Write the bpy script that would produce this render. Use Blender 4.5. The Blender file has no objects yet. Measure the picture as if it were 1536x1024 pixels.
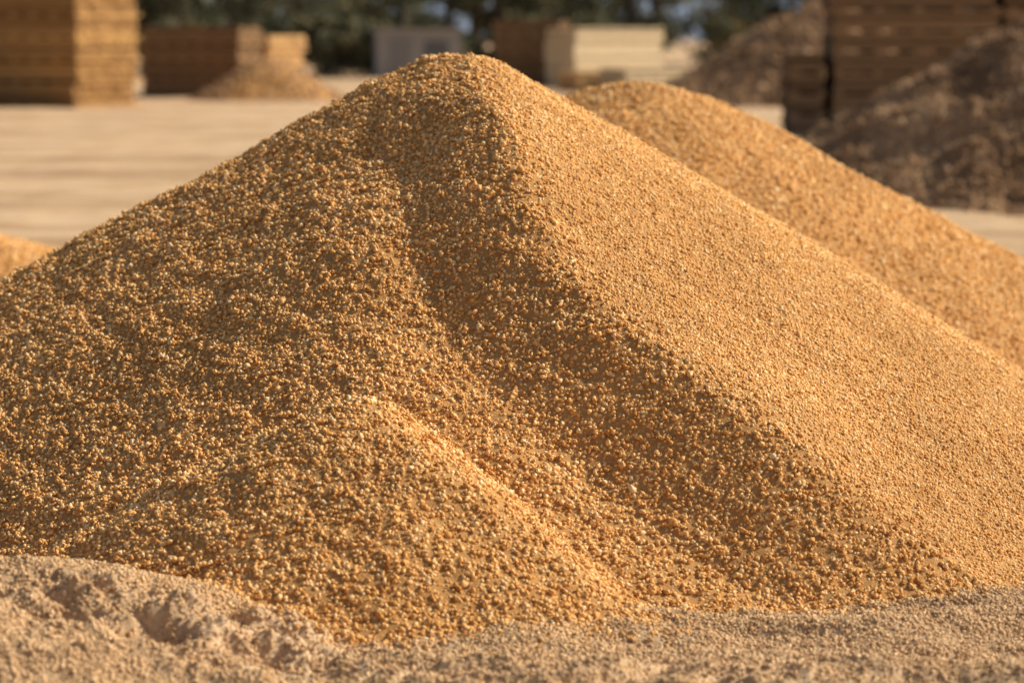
import bpy, math, random
import numpy as np
from mathutils import Vector
random.seed(4); rng=np.random.default_rng(7)
sc=bpy.context.scene
sc.view_settings.view_transform='Standard'; sc.view_settings.look='None'; sc.view_settings.exposure=0

# ---------------------------------------------------------------- noise
_G=rng.random((256,256))*2*np.pi
_GX,_GY=np.cos(_G),np.sin(_G)
def perlin(x,y,seed=0):
    x=np.asarray(x,float)+seed*17.31; y=np.asarray(y,float)+seed*9.77
    xi=np.floor(x).astype(int); yi=np.floor(y).astype(int); fx=x-xi; fy=y-yi
    u=fx*fx*fx*(fx*(fx*6-15)+10); v=fy*fy*fy*(fy*(fy*6-15)+10)
    def d(i,j):
        a=(xi+i)&255; b=(yi+j)&255
        return _GX[a,b]*(fx-i)+_GY[a,b]*(fy-j)
    return (d(0,0)*(1-u)+d(1,0)*u)*(1-v)+(d(0,1)*(1-u)+d(1,1)*u)*v
def fbm(x,y,o=4,seed=0,g=.5):
    r=0;a=1
    for i in range(o):
        r=r+a*perlin(x*2**i,y*2**i,seed+i*3); a*=g
    return r
def smax(a,b,k):
    h=np.clip(.5+.5*(a-b)/k,0,1); return b+(a-b)*h+k*h*(1-h)
def sstep(a,b,x):
    t=np.clip((x-a)/(b-a),0,1); return t*t*(3-2*t)

# ---------------------------------------------------------------- terrain
def ground_h(x,y):
    x=np.asarray(x,float); y=np.asarray(y,float)
    near=1/(1+(np.maximum(0,y-9)/10)**2+(np.maximum(0,abs(x)-4)/8)**2)
    z=.013*fbm(x*7,y*10,5,5,.62)*near
    z=z+.050*fbm(x*1.5,y*3.2,3,11)*near
    z=z+.006*np.sin((y*1.0+.25*x+.25*fbm(x*1.3,y*1.3,2,53))*30)*near*sstep(-.15,.25,fbm(x*1.1,y*1.6,2,57))
    z=z+.06*fbm(x*.22,y*.35,3,2)*sstep(11,20,y)*(1-sstep(60,140,y))
    z=z+.05*np.abs(fbm(x*.8+3,y*1.0,3,23))*sstep(10.5,14,y)*(1-sstep(40,90,y))
    # low drifted bank in the left foreground
    bank=np.exp(-((np.maximum(0,x+1.40))/.70)**2)
    prof=sstep(5.3,6.70,y)*(1-sstep(6.84,7.3,y))
    z=z+.20*bank*prof*(1+.3*fbm(x*2.5,y*2.5,3,31))
    # churned lumps in the bank
    c=np.exp(-(((x+.85)/.5)**2+((y-6.42)/.2)**2))
    z=z+c*(.02+.12*fbm(x*5,y*8,5,44,.6))
    c2=np.exp(-(((x-.3)/1.6)**2+((y-6.15)/.24)**2))
    z=z+c2*(.02+.065*fbm(x*4,y*7,5,47,.58))
    return z

def seg_dist(px,py,pts):
    """distance, arc position (0..1) and signed side for a plan polyline"""
    best=np.full(px.shape,1e9); s=np.zeros(px.shape); side=np.zeros(px.shape)
    L=[math.dist(pts[i],pts[i+1]) for i in range(len(pts)-1)]; T=sum(L); acc=0
    for i in range(len(pts)-1):
        ax,ay=pts[i];bx,by=pts[i+1];dx,dy=bx-ax,by-ay
        t=np.clip(((px-ax)*dx+(py-ay)*dy)/(dx*dx+dy*dy),0,1)
        qx=px-ax-t*dx; qy=py-ay-t*dy; d=np.hypot(qx,qy)
        m=d<best; best=np.where(m,d,best); s=np.where(m,(acc+t*L[i])/T,s)
        side=np.where(m,np.sign(dx*qy-dy*qx),side); acc+=L[i]
    return best,s,side
def resample(pts,n=6):
    out=[]
    P=[Vector((*p,0)) for p in pts]
    for i in range(len(P)-1):
        p0=P[max(i-1,0)];p1=P[i];p2=P[i+1];p3=P[min(i+2,len(P)-1)]
        for k in range(n):
            t=k/n
            q=.5*((2*p1)+(p2-p0)*t+(2*p0-5*p1+4*p2-p3)*t*t+(3*p1-p0-3*p2+p3)*t**3)
            out.append((q.x,q.y))
    out.append((P[-1].x,P[-1].y)); return out
RA=resample([(-.21,9.7),(-.13,9.27),(.01,8.62),(.22,8.15),(.48,7.85),(.84,7.58),(1.30,7.36)])
RB=resample([(-.24,9.6),(-.36,9.1),(-.42,8.65),(-.49,8.15)])
def main_h(x,y):
    ax,ay=-.2,9.7
    dx,dy=x-ax,y-ay
    r=np.hypot(dx,dy); th=np.arctan2(dy,dx)
    m=.605-.065*np.exp(-((np.abs(np.abs(th)-np.pi))/.5)**2)+.035*np.exp(-((th+1.75)/.5)**2)+.05*np.exp(-((th+2.35)/.42)**2)
    a=.16
    h=1.62-m*(np.sqrt(r*r+a*a)-a)
    x0=x
    x=x+.03*np.sin(y*5.5)+.05*fbm(x*1.6,y*1.6,2,83)
    d,s,sd=seg_dist(x,y,RA)
    w=np.where(sd>0,.66,.36)
    sm=.02+.03*s
    e=np.sqrt(d*d+sm**2)-sm
    amp=.18*sstep(.0,.3,s)*(1-.5*sstep(.75,1,s))
    h=h+amp*np.maximum(0,1-e/w)**1.15-.03*np.exp(-((d-.36)/.2)**2)*sstep(.1,.4,s)*(1-.5*sstep(.8,1,s))*(sd<0)
    d,s,sd=seg_dist(x,y,RB)
    sm=.2
    e=np.sqrt(d*d+sm**2)-sm
    h=h+.10*sstep(.15,.85,s)*(1-.4*sstep(.8,1,s))*np.maximum(0,1-e/np.where(sd<0,.46,.62))**1.3
    x=x0
    # small slump cone at the foot
    q=[(-.50,7.50,.565),(-.36,7.38,.48),(-.15,7.24,.345),(.07,7.08,.19),(.27,6.93,.05)]
    t=np.full(x.shape,-9.)
    wx=x+.03*fbm(x*4,y*4,2,87)
    for i in range(len(q)-1):
        for k in np.linspace(0,1,8):
            qx=q[i][0]+(q[i+1][0]-q[i][0])*k;qy=q[i][1]+(q[i+1][1]-q[i][1])*k;qz=q[i][2]+(q[i+1][2]-q[i][2])*k
            rr=np.hypot((wx-qx)*np.where(wx<qx,.80,1),y-qy); t=np.maximum(t,qz-.70*(np.sqrt(rr*rr+.0049)-.07))
    h=smax(h,t,.018)
    # slump texture
    h=h+.030*fbm(x*1.5,y*1.5,3,61)+.016*fbm(x*5+h*9,y*5,3,71)+.007*fbm(x*16,y*16,2,77)
    return h
def cone(cx,cy,H,m,a=.25,seed=0,amp=.03,f=1.3,lobes=.04):
    def f_(x,y):
        r=np.hypot(x-cx,y-cy); th=np.arctan2(y-cy,x-cx)
        h=H-m*(1+lobes*np.sin(th*3+seed))*(np.sqrt(r*r+a*a)-a)
        return h+amp*fbm(x*f,y*f,4,seed+3)*sstep(-.3,.4,h+.3)
    return f_

# ---------------------------------------------------------------- materials
def newmat(n):
    m=bpy.data.materials.new(n); m.use_nodes=True
    nt=m.node_tree; b=nt.nodes['Principled BSDF']; b.inputs['Roughness'].default_value=.9
    b.inputs['Specular IOR Level'].default_value=.25
    return m,nt,b
def N(nt,t,**k):
    n=nt.nodes.new(t)
    for a,v in k.items(): setattr(n,a,v)
    return n
def ramp(nt,stops):
    r=N(nt,'ShaderNodeValToRGB'); e=r.color_ramp.elements
    while len(e)<len(stops): e.new(.5)
    for i,(p,c) in enumerate(stops): e[i].position=p; e[i].color=(*c,1)
    return r
def noise(nt,scale,detail=4,rough=.55,vec=None):
    n=N(nt,'ShaderNodeTexNoise'); n.inputs['Scale'].default_value=scale
    n.inputs['Detail'].default_value=detail; n.inputs['Roughness'].default_value=rough
    if vec is not None: nt.links.new(vec,n.inputs['Vector'])
    return n
def mixc(nt,a,b,f,mode='MIX'):
    m=N(nt,'ShaderNodeMix',data_type='RGBA',blend_type=mode)
    for s,v in ((0,f),(6,a),(7,b)):
        if hasattr(v,'links'): nt.links.new(v,m.inputs[s])
        else: m.inputs[s].default_value=v if s==0 else (*v,1)
    return m.outputs[2]
def bump(nt,b,h,dist,strength=1):
    bp=N(nt,'ShaderNodeBump'); bp.inputs['Distance'].default_value=dist; bp.inputs['Strength'].default_value=strength
    nt.links.new(h,bp.inputs['Height']); nt.links.new(bp.outputs[0],b.inputs['Normal'])

def sand_mat(name,stops,grain=True,big_s=1.3,lo=(.93,.90,.86)):
    m,nt,b=newmat(name)
    geo=N(nt,'ShaderNodeNewGeometry')
    big=noise(nt,big_s,4,.6,geo.outputs['Position'])
    if grain:
        oi=N(nt,'ShaderNodeObjectInfo'); rp=ramp(nt,stops); nt.links.new(oi.outputs['Random'],rp.inputs[0])
        fine=noise(nt,350,2,.6,geo.outputs['Position'])
    else:
        fine=noise(nt,110,3,.7,geo.outputs['Position']); rp=ramp(nt,stops); nt.links.new(fine.outputs[0],rp.inputs[0])
    tint=ramp(nt,[(.38,lo),(.62,(1.06,1.05,1.04))]); nt.links.new(big.outputs[0],tint.inputs[0])
    c=mixc(nt,rp.outputs[0],tint.outputs[0],1.0,'MULTIPLY')
    nt.links.new(c,b.inputs['Base Color'])
    bump(nt,b,fine.outputs[0],.002 if grain else .006,.7)
    return m
GOLD=[(0,(.42,.175,.042)),(.16,(.70,.355,.10)),(.55,(.88,.50,.175)),(.85,(.92,.595,.255)),(1,(.93,.70,.39))]
m_sand=sand_mat('sand_bed',[(.3,(.40,.20,.065)),(.7,(.60,.32,.11))],False)
m_grain=sand_mat('sand_grain',GOLD)
m_soil=sand_mat('soil_bed',[(.3,(.30,.165,.08)),(.7,(.46,.275,.135))],False,.9,(.5,.45,.4))
m_soilg=sand_mat('soil_grain',[(0,(.28,.155,.07)),(.5,(.54,.34,.175)),(1,(.68,.45,.26))],True,.9,(.55,.5,.44))
m_gg=sand_mat('ground_grain',[(0,(.36,.205,.09)),(.4,(.68,.44,.225)),(1,(.82,.57,.32))])

m_ground,nt,b=newmat('dirt_ground')
geo=N(nt,'ShaderNodeNewGeometry'); P=geo.outputs['Position']
mp=N(nt,'ShaderNodeMapping'); mp.inputs['Scale'].default_value=(.12,.5,1); nt.links.new(P,mp.inputs[0])
n1=noise(nt,1.2,6,.65,mp.outputs[0]); r1=ramp(nt,[(.38,(.56,.375,.215)),(.56,(.77,.55,.34))]); nt.links.new(n1.outputs[0],r1.inputs[0])
n2=noise(nt,60,5,.75,P); r2=ramp(nt,[(.3,(.76,.70,.62)),(.7,(1.06,1.05,1.04))]); nt.links.new(n2.outputs[0],r2.inputs[0])
n3=noise(nt,1.1,5,.6,P); r3=ramp(nt,[(.4,(.86,.80,.72)),(.62,(1.04,1.04,1.03))]); nt.links.new(n3.outputs[0],r3.inputs[0])
c=mixc(nt,r1.outputs[0],r2.outputs[0],1.,'MULTIPLY'); c=mixc(nt,c,r3.outputs[0],1.,'MULTIPLY')
nt.links.new(c,b.inputs['Base Color']); bump(nt,b,n2.outputs[0],.010,.9)

def wood_mat(name,dark,light):
    m,nt,b=newmat(name)
    at=N(nt,'ShaderNodeAttribute',attribute_name='tone')
    tc=N(nt,'ShaderNodeTexCoord'); mp=N(nt,'ShaderNodeMapping'); mp.inputs['Scale'].default_value=(1.5,14,14); nt.links.new(tc.outputs['Object'],mp.inputs[0])
    n=noise(nt,2,5,.6,mp.outputs[0])
    r=ramp(nt,[(0,dark),(1,light)]); nt.links.new(at.outputs['Fac'],r.inputs[0])
    g=ramp(nt,[(.3,(.75,.72,.68)),(.7,(1.08,1.06,1.04))]); nt.links.new(n.outputs[0],g.inputs[0])
    nt.links.new(mixc(nt,r.outputs[0],g.outputs[0],1.,'MULTIPLY'),b.inputs['Base Color']); bump(nt,b,n.outputs[0],.01,.5)
    return m
m_wood=wood_mat('golden_lumber',(.16,.075,.03),(.58,.34,.125))
m_wood_s=wood_mat('sawn_lumber',(.40,.22,.09),(.72,.46,.21))
m_wood_d=wood_mat('weathered_lumber',(.11,.065,.036),(.38,.25,.14))
m_wood_c=wood_mat('fresh_lumber',(.58,.44,.27),(.76,.64,.43))
m_wood_b=wood_mat('brown_lumber',(.16,.09,.043),(.36,.22,.11))

# ---------------------------------------------------------------- mesh helpers
def mesh_np(name,V,F,mats,smooth=True,tone=None):
    me=bpy.data.meshes.new(name); F=np.asarray(F,np.int32); nf,k=F.shape
    me.vertices.add(len(V)); me.vertices.foreach_set('co',np.asarray(V,np.float32).ravel())
    me.loops.add(nf*k); me.loops.foreach_set('vertex_index',F.ravel())
    me.polygons.add(nf); me.polygons.foreach_set('loop_start',np.arange(nf,dtype=np.int32)*k)
    me.polygons.foreach_set('loop_total',np.full(nf,k,np.int32))
    me.update(calc_edges=True)
    me.polygons.foreach_set('use_smooth',np.full(nf,smooth))
    for m in mats: me.materials.append(m)
    if tone is not None:
        a=me.attributes.new('tone','FLOAT','FACE'); a.data.foreach_set('value',np.asarray(tone,np.float32))
    ob=bpy.data.objects.new(name,me); sc.collection.objects.link(ob); return ob
def grid_faces(nx,ny):
    i=np.arange(nx-1)[None,:]+np.arange(ny-1)[:,None]*nx
    i=i.ravel(); return np.stack([i,i+1,i+nx+1,i+nx],1)

def graded(lo,hi,d,outlo,outhi,g=1.05):
    a=list(np.arange(lo,hi,d)); s=d;x=a[-1]
    while x<outhi: s*=g; x+=s; a.append(x)
    s=d;x=lo;bk=[]
    while x>outlo: s*=g; x-=s; bk.append(x)
    return np.array(bk[::-1]+a)
gx=graded(-1.9,1.9,.008,-900,900,1.035); gy=graded(5.6,8.0,.008,-60,1500,1.03)
X,Y=np.meshgrid(gx,gy); Z=ground_h(X,Y)
mesh_np('ground',np.stack([X.ravel(),Y.ravel(),Z.ravel()],1),grid_faces(len(gx),len(gy)),[m_ground])

# ---------------------------------------------------------------- grain instancing
def grain_tree(name,mat,base):
    ng=bpy.data.node_groups.new(name,'GeometryNodeTree')
    ng.interface.new_socket('Geometry',in_out='INPUT',socket_type='NodeSocketGeometry')
    ng.interface.new_socket('Geometry',in_out='OUTPUT',socket_type='NodeSocketGeometry')
    nd=ng.nodes; L=ng.links
    gi=nd.new('NodeGroupInput'); go=nd.new('NodeGroupOutput')
    jn=nd.new('GeometryNodeJoinGeometry')
    for k in range(5):
        ic=nd.new('GeometryNodeMeshIcoSphere'); ic.inputs['Radius'].default_value=1; ic.inputs['Subdivisions'].default_value=2
        nz=nd.new('ShaderNodeTexNoise'); nz.noise_dimensions='4D'; nz.inputs['W'].default_value=k*3.7; nz.inputs['Scale'].default_value=1.1; nz.inputs['Detail'].default_value=2
        nm=nd.new('GeometryNodeInputNormal')
        ma=nd.new('ShaderNodeMath'); ma.operation='MULTIPLY_ADD'; ma.inputs[1].default_value=2.6; ma.inputs[2].default_value=-1.3
        L.new(nz.outputs[0],ma.inputs[0])
        sv=nd.new('ShaderNodeVectorMath'); sv.operation='SCALE'; L.new(nm.outputs[0],sv.inputs[0]); L.new(ma.outputs[0],sv.inputs['Scale'])
        sp=nd.new('GeometryNodeSetPosition'); L.new(ic.outputs['Mesh'],sp.inputs[0]); L.new(sv.outputs[0],sp.inputs['Offset'])
        ss=nd.new('GeometryNodeSetShadeSmooth'); L.new(sp.outputs[0],ss.inputs[0])
        sm=nd.new('GeometryNodeSetMaterial'); sm.inputs['Material'].default_value=mat; L.new(ss.outputs[0],sm.inputs[0])
        g2=nd.new('GeometryNodeGeometryToInstance'); L.new(sm.outputs[0],g2.inputs[0]); L.new(g2.outputs[0],jn.inputs[0])
    ip=nd.new('GeometryNodeInstanceOnPoints'); L.new(gi.outputs[0],ip.inputs['Points']); L.new(jn.outputs[0],ip.inputs['Instance'])
    ip.inputs['Pick Instance'].default_value=True
    rv=nd.new('FunctionNodeRandomValue'); rv.data_type='FLOAT_VECTOR'; rv.inputs[0].default_value=(0,0,0); rv.inputs[1].default_value=(6.28,6.28,6.28)
    L.new(rv.outputs[0],ip.inputs['Rotation'])
    rs=nd.new('FunctionNodeRandomValue'); rs.data_type='FLOAT_VECTOR'; rs.inputs[0].default_value=(.75,.75,.75); rs.inputs[1].default_value=(1.15,1.15,1.15); rs.inputs['Seed'].default_value=5
    na=nd.new('GeometryNodeInputNamedAttribute'); na.data_type='FLOAT'; na.inputs['Name'].default_value='gs'
    sc2=nd.new('ShaderNodeVectorMath'); sc2.operation='SCALE'; L.new(rs.outputs[0],sc2.inputs[0]); L.new(na.outputs[0],sc2.inputs['Scale'])
    L.new(sc2.outputs[0],ip.inputs['Scale']); L.new(ip.outputs[0],go.inputs[0])
    return ng
def grains(parent,name,P,S,mat):
    me=bpy.data.meshes.new(name); me.vertices.add(len(P)); me.vertices.foreach_set('co',P.astype(np.float32).ravel())
    a=me.attributes.new('gs','FLOAT','POINT'); a.data.foreach_set('value',S.astype(np.float32))
    ob=bpy.data.objects.new(name,me); sc.collection.objects.link(ob)
    md=ob.modifiers.new('grains','NODES'); md.node_group=grain_tree(name+'_nodes',mat,1)
    ob.parent=parent; print(name,len(P)); return ob

def fine_side(x,y):
    """0 on the coarse faces, 1 on the finer wind-packed right hand face"""
    d,s,sd=seg_dist(x,y,RA)
    f=np.where(sd>0,sstep(-.05,.2,d),0)
    f=np.where((y>9.7)&(x>-.2),1,f)
    return f
def pile(fn,box,res,mat,gmat=None,sp=.012,gr=.0065,fillet=.05,skirt=.2,name='sand_pile',finef=None):
    x0,x1,y0,y1=box
    xs=np.arange(x0,x1,res); ys=np.arange(y0,y1,res); X,Y=np.meshgrid(xs,ys)
    H=fn(X,Y); G=ground_h(X,Y); S=smax(H,G,fillet)-.003
    keep=(H>G-fillet*1.1)
    F=grid_faces(len(xs),len(ys)); kf=keep.ravel()[F].all(1); F=F[kf]
    used=np.unique(F); mp=np.zeros(X.size,np.int64)-1; mp[used]=np.arange(len(used))
    V=np.stack([X.ravel(),Y.ravel(),S.ravel()],1)[used]
    ob=mesh_np(name,V,mp[F],[mat])
    if gmat:
        gx_=np.arange(x0-skirt,x1+skirt,sp); gy_=np.arange(y0-skirt,y1+skirt,sp)
        A,B=np.meshgrid(gx_,gy_); A=A.ravel();B=B.ravel()
        A=A+rng.uniform(-.6,.6,A.size)*sp; B=B+rng.uniform(-.6,.6,B.size)*sp
        h=fn(A,B); g=ground_h(A,B)
        over=h-g
        prob=np.where(over>-.01,1,np.exp((over+.01)/(skirt*.25)))*.999
        k=rng.random(A.size)<prob; k&=over>-.28
        A,B,h,g=A[k],B[k],h[k],g[k]
        s=smax(h,g,fillet)-.003
        ff=finef(A,B) if finef else .4
        clump=perlin(A*38,B*38,5)
        R=gr*(.66+.62*rng.random(A.size)**2)*(1+.5*(rng.random(A.size)>.975))*(1-.2*ff)
        z=s+(rng.uniform(-1.0,.6,A.size)*gr+clump*gr*2.9)*(1-.72*ff)
        grains(ob,'grains',np.stack([A,B,z],1),R,gmat)
    return ob

pile(main_h,(-3.7,3.0,6.2,13),.0125,m_sand,m_grain,.0101,.0064,finef=fine_side)
pile(cone(.66,13.1,1.46,.545,.3,3,.05),(-2.6,4.2,9.8,16.6),.03,m_sand,m_grain,.016,.009)
pile(cone(-4.42,17.2,.44,.36,.3,5,.03),(-5.9,-2.9,15.9,18.7),.03,m_sand,m_grain,.028,.015)
pile(cone(6.9,26,2.5,.60,.3,8,.20,1.2),(2,12,21,31),.05,m_soil,m_soilg,.05,.026,name='soil_pile')
pile(cone(7.7,60,2.5,.62,.4,2,.15,.7),(2.5,12.5,55,65),.12,m_soil,m_soilg,.14,.07,name='soil_pile')
pile(cone(-6.2,62.5,1.05,.62,.3,7,.1,.7),(-8.6,-3.2,60,65),.1,m_sand,m_soilg,.14,.06,name='sand_pile')

# loose grit on the ground in the foreground
n=300000
A=rng.uniform(-2.1,2.1,n); B=rng.uniform(5.5,8.0,n)
k=(fbm(A*3,B*3,3,91)+rng.uniform(-.6,.6,n))>-.3; A,B=A[k],B[k]
z=ground_h(A,B); R=.0024+.0038*rng.random(A.size)**2.5
grains(bpy.data.objects['ground'],'grit',np.stack([A,B,z+R*rng.uniform(-.3,.5,A.size)],1),R,m_gg)

# ---------------------------------------------------------------- lumber stacks
BF=np.array([[0,3,2,1],[4,5,6,7],[0,1,5,4],[1,2,6,5],[2,3,7,6],[3,0,4,7]])
class Boxes:
    def __init__(s): s.V=[];s.F=[];s.T=[]
    def box(s,x0,x1,y0,y1,z0,z1,t=.5,skew=0):
        o=len(s.V)*8
        s.V.append([[x0,y0+skew,z0],[x1,y0-skew,z0],[x1,y1-skew,z0],[x0,y1+skew,z0],[x0,y0+skew,z1],[x1,y0-skew,z1],[x1,y1-skew,z1],[x0,y1+skew,z1]])
        s.F.append(BF+o); s.T+= [t]*6
    def make(s,name,mats,loc,rot):
        ob=mesh_np(name,np.concatenate(s.V),np.concatenate(s.F),mats,False,s.T); ob.location=loc; ob.rotation_euler=(0,0,math.radians(rot)); return ob
def lumber_stack(loc,rot,cols,depth,mat,th=.5,bt=.055,bw=.2,gap=.05,jit=.05):
    """cols: list of (width, tiers). local x = long face, local y = away"""
    b=Boxes(); x=0
    for w,tiers in cols:
        z=0
        for t in range(tiers):
            jx=random.uniform(-jit,jit); jy=random.uniform(-jit,jit)
            nb=max(2,int(w/.6)+1)
            for i in range(nb):
                cx=x+.1+(w-.2)*i/(nb-1); b.box(cx-.07,cx+.07,jy-.03,depth+jy,z,z+gap,random.uniform(.8,1))
            z+=gap+.002
            nl=int((th-gap)/(bt+.004))
            for l in range(nl):
                ny=int(depth/(bw+.01))
                tn=random.random()
                for j in range(ny):
                    if t==tiers-1 and l>=nl-2 and random.random()<.18: continue
                    y0=j*(bw+.01)+jy+random.uniform(-.012,.012)
                    tt=min(1,max(0,tn*.5+random.random()*.5+(.25 if l==nl-1 else 0)))
                    b.box(x+jx+random.uniform(-.035,.035),x+w-.08+jx+random.uniform(-.035,.035),y0,y0+bw,z,z+bt,tt,random.uniform(-.006,.006))
                z+=bt+.004
        x+=w+.06
    return b.make('lumber_stack',[mat],loc,rot)
def at_corner(px,py,w,rot):   # origin so that the front right corner stands at (px,py)
    r=math.radians(rot); return (px-w*math.cos(r),py-w*math.sin(r),0)
lumber_stack(at_corner(-9.95,56.0,4.2,-24),-24,[(4.2,7)],2.7,m_wood,.56,jit=.09)
lumber_stack(at_corner(-7.15,64.5,3.0,-20),-20,[(3.0,4)],1.6,m_wood_b,.49)
o=Vector(at_corner(-7.15,64.5,3.0,-20))+Vector((math.sin(math.radians(20)),math.cos(math.radians(20)),0))*1.75
lumber_stack(o,-20,[(3.0,4)],2.4,m_wood_s,.45)
lumber_stack(at_corner(1.6,76.5,2.2,-10),-10,[(2.2,4)],2.4,m_wood_b,.53)
lumber_stack((1.95,74.8,.0),46,[(4.2,4)],1.4,m_wood_c,.52)
lumber_stack((3.3,69.5,.0),36,[(3.2,2)],1.3,m_wood_c,.40)
lumber_stack((1.9,70.5,.0),30,[(1.5,2)],1.2,m_wood_s,.34)
lumber_stack((4.55,40,.0),-4,[(.66,4),(2.75,9),(2.6,10)],3.0,m_wood_d,.36,bt=.07,gap=.045)

# ---------------------------------------------------------------- small grey shed far away
b=Boxes()
b.box(0,3.2,0,2.6,0,1.75,.6); b.box(-.15,3.35,-.15,2.75,1.753,1.86,.7)
b.box(.5,1.3,-.03,-.003,.02,1.5,.4); b.box(1.8,2.7,-.03,-.003,.8,1.4,.15); b.box(1.75,2.75,-.05,-.033,.74,.79,.7)
m_shed,nt_,bb=newmat('grey_sheet'); at=N(nt_,'ShaderNodeAttribute',attribute_name='tone'); rr=ramp(nt_,[(0,(.06,.07,.08)),(1,(.40,.38,.36))]); nt_.links.new(at.outputs['Fac'],rr.inputs[0]); nt_.links.new(rr.outputs[0],bb.inputs['Base Color'])
b.make('storage_shed',[m_shed],(-5.1,92,0),8)

# ---------------------------------------------------------------- tree line
def tube(p0,p1,r0,r1,n=7):
    d=(p1-p0).normalized(); a=d.orthogonal().normalized(); c=d.cross(a)
    v=[];f=[]
    for p,r in ((p0,r0),(p1,r1)):
        for i in range(n):
            t=2*math.pi*i/n; v.append(p+a*r*math.cos(t)+c*r*math.sin(t))
    for i in range(n): f.append([i,(i+1)%n,n+(i+1)%n,n+i])
    return v,f
m_leaf,nt,bl=newmat('foliage'); at=N(nt,'ShaderNodeAttribute',attribute_name='tone'); rr=ramp(nt,[(0,(.065,.075,.04)),(.6,(.14,.14,.075)),(1,(.32,.25,.12))]); nt.links.new(at.outputs['Fac'],rr.inputs[0]); nt.links.new(rr.outputs[0],bl.inputs['Base Color'])
m_bark,nt,bk=newmat('bark'); bn=noise(nt,9,4); rr=ramp(nt,[(.3,(.05,.035,.025)),(.7,(.13,.1,.075))]); nt.links.new(bn.outputs[0],rr.inputs[0]); nt.links.new(rr.outputs[0],bk.inputs['Base Color'])
TV=[];TF=[];TT=[];TM=[]; off=0
def add(v,f,t,mi):
    global off
    TV.append(np.array(v,float)); TF.append(np.array(f)+off); TT.append(np.array(t)); TM.append(np.full(len(f),mi)); off+=len(v)
def tree(x,y,H,R,low,n=2200,ls=1):
    base=Vector((x,y,-.05)); top=Vector((x+random.uniform(-.4,.4),y,H*.85))
    v,f=tube(base,top,.03*H,.008*H); add(v,f,[.5]*len(f),1)
    cl=[]
    for i in range(16):
        t=random.uniform(.08,.9); p=base.lerp(top,t); an=random.uniform(0,6.28)
        ext=R*(.5+.5*math.sin(math.pi*min(1,(t+.12))**.8))*random.uniform(.6,1)
        q=p+Vector((math.cos(an)*ext,math.sin(an)*ext,ext*.35)); q.z=max(q.z,low)
        v,f=tube(p,q,.011*H,.003*H,5); add(v,f,[.5]*len(f),1)
        cl.append((q,R*random.uniform(.3,.5),random.random())); cl.append((p.lerp(q,.55),R*random.uniform(.25,.4),random.random()))
    idx=rng.integers(0,len(cl),n)
    C=np.array([c[0] for c in cl])[idx]; RR=np.array([c[1] for c in cl])[idx]; tn=np.array([c[2] for c in cl])[idx]
    d=rng.normal(size=(n,3)); d/=np.linalg.norm(d,axis=1)[:,None]; d*=(rng.random(n)**.5)[:,None]
    P=C+d*RR[:,None]*np.array([1.1,1.1,.8]); P[:,2]=np.maximum(P[:,2],.05)
    a=rng.normal(size=(n,3)); a/=np.linalg.norm(a,axis=1)[:,None]; b_=np.cross(a,rng.normal(size=(n,3))); b_/=np.linalg.norm(b_,axis=1)[:,None]
    s=rng.uniform(.08,.18,n)[:,None]*ls
    V=np.stack([P-a*s,P-b_*s*.6,P+a*s,P+b_*s*.6],1).reshape(-1,3)
    add(V,np.arange(n*4).reshape(n,4),np.clip(tn*.7+rng.random(n)*.35,0,1),0)
def inview_gap(x,y): return 6.1<x*100/y<8.2 or -7.6<x*100/y<-6.7
x=-24
while x<27:
    y=random.uniform(98,112)
    if not inview_gap(x,y): tree(x,y,random.uniform(6,9.5),random.uniform(1.7,2.7),.4)
    x+=random.uniform(1.1,2.0)
for i in range(46):   # understory
    x=random.uniform(-26,28)
    if 6.6<x<8: continue
    tree(x,random.uniform(94,99),random.uniform(1.6,3.0),random.uniform(.8,1.3),.1,1300)
for i in range(44):
    x=-50+i*2.4+random.uniform(-.8,.8); y=random.uniform(124,145)
    if inview_gap(x,y): continue
    tree(x,y,random.uniform(8,13),random.uniform(2.3,3.4),.4,2000,1.4)
V=np.concatenate(TV)
tl=mesh_np('tree_line',V,np.concatenate(TF),[m_leaf,m_bark],False,np.concatenate(TT))
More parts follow.
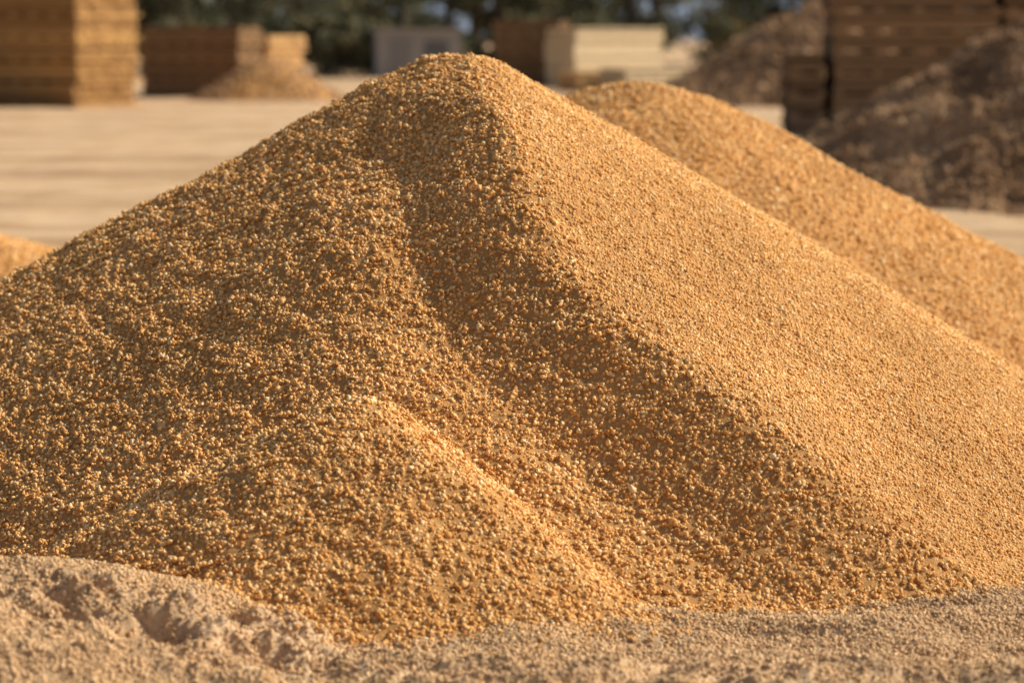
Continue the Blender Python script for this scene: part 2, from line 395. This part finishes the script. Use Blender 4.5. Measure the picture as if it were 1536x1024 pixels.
tl.data.polygons.foreach_set('material_index',np.concatenate(TM).astype(np.int32))

# ---------------------------------------------------------------- far hills, bluish haze painted into the base colour
m_hill,nt,bh=newmat('haze_tinted_hill'); geo=N(nt,'ShaderNodeNewGeometry'); hn=noise(nt,.02,5,.6,geo.outputs['Position']); rr=ramp(nt,[(.35,(.20,.26,.34)),(.65,(.27,.33,.42))]); nt.links.new(hn.outputs[0],rr.inputs[0]); nt.links.new(rr.outputs[0],bh.inputs['Base Color'])
xs=np.linspace(-900,900,200); ys=np.linspace(600,1150,50); X,Y=np.meshgrid(xs,ys)
Z=(70+60*fbm(X*.004,Y*.004,4,13))*sstep(600,800,Y)*(1-.6*sstep(950,1150,Y))-1
mesh_np('hills',np.stack([X.ravel(),Y.ravel(),Z.ravel()],1),grid_faces(200,50),[m_hill])

# ---------------------------------------------------------------- light, sky, camera
AZ,EL=math.radians(77),math.radians(36)
D=Vector((math.cos(EL)*math.sin(AZ),math.cos(EL)*math.cos(AZ),math.sin(EL)))
w=bpy.data.worlds.new('World'); sc.world=w; w.use_nodes=True; nt=w.node_tree
sky=nt.nodes.new('ShaderNodeTexSky'); sky.sky_type='NISHITA'; sky.sun_disc=False; sky.sun_elevation=EL; sky.sun_rotation=AZ
sky.dust_density=2.5
nt.links.new(sky.outputs[0],nt.nodes['Background'].inputs[0]); nt.nodes['Background'].inputs[1].default_value=.095
l=bpy.data.lights.new('sun','SUN'); l.energy=5.0; l.angle=math.radians(.6); l.color=(1,.935,.81)
lo=bpy.data.objects.new('sun',l); sc.collection.objects.link(lo); lo.rotation_euler=D.to_track_quat('Z','Y').to_euler()
cam=bpy.data.cameras.new('camera'); co=bpy.data.objects.new('camera',cam); sc.collection.objects.link(co)
co.location=(0,0,1.7); co.rotation_euler=(math.radians(90-7.26),0,0)
cam.lens=85; cam.sensor_width=36; cam.clip_end=3000; cam.clip_start=.1
cam.dof.use_dof=True; cam.dof.focus_distance=8.0; cam.dof.aperture_fstop=1.85
sc.camera=co
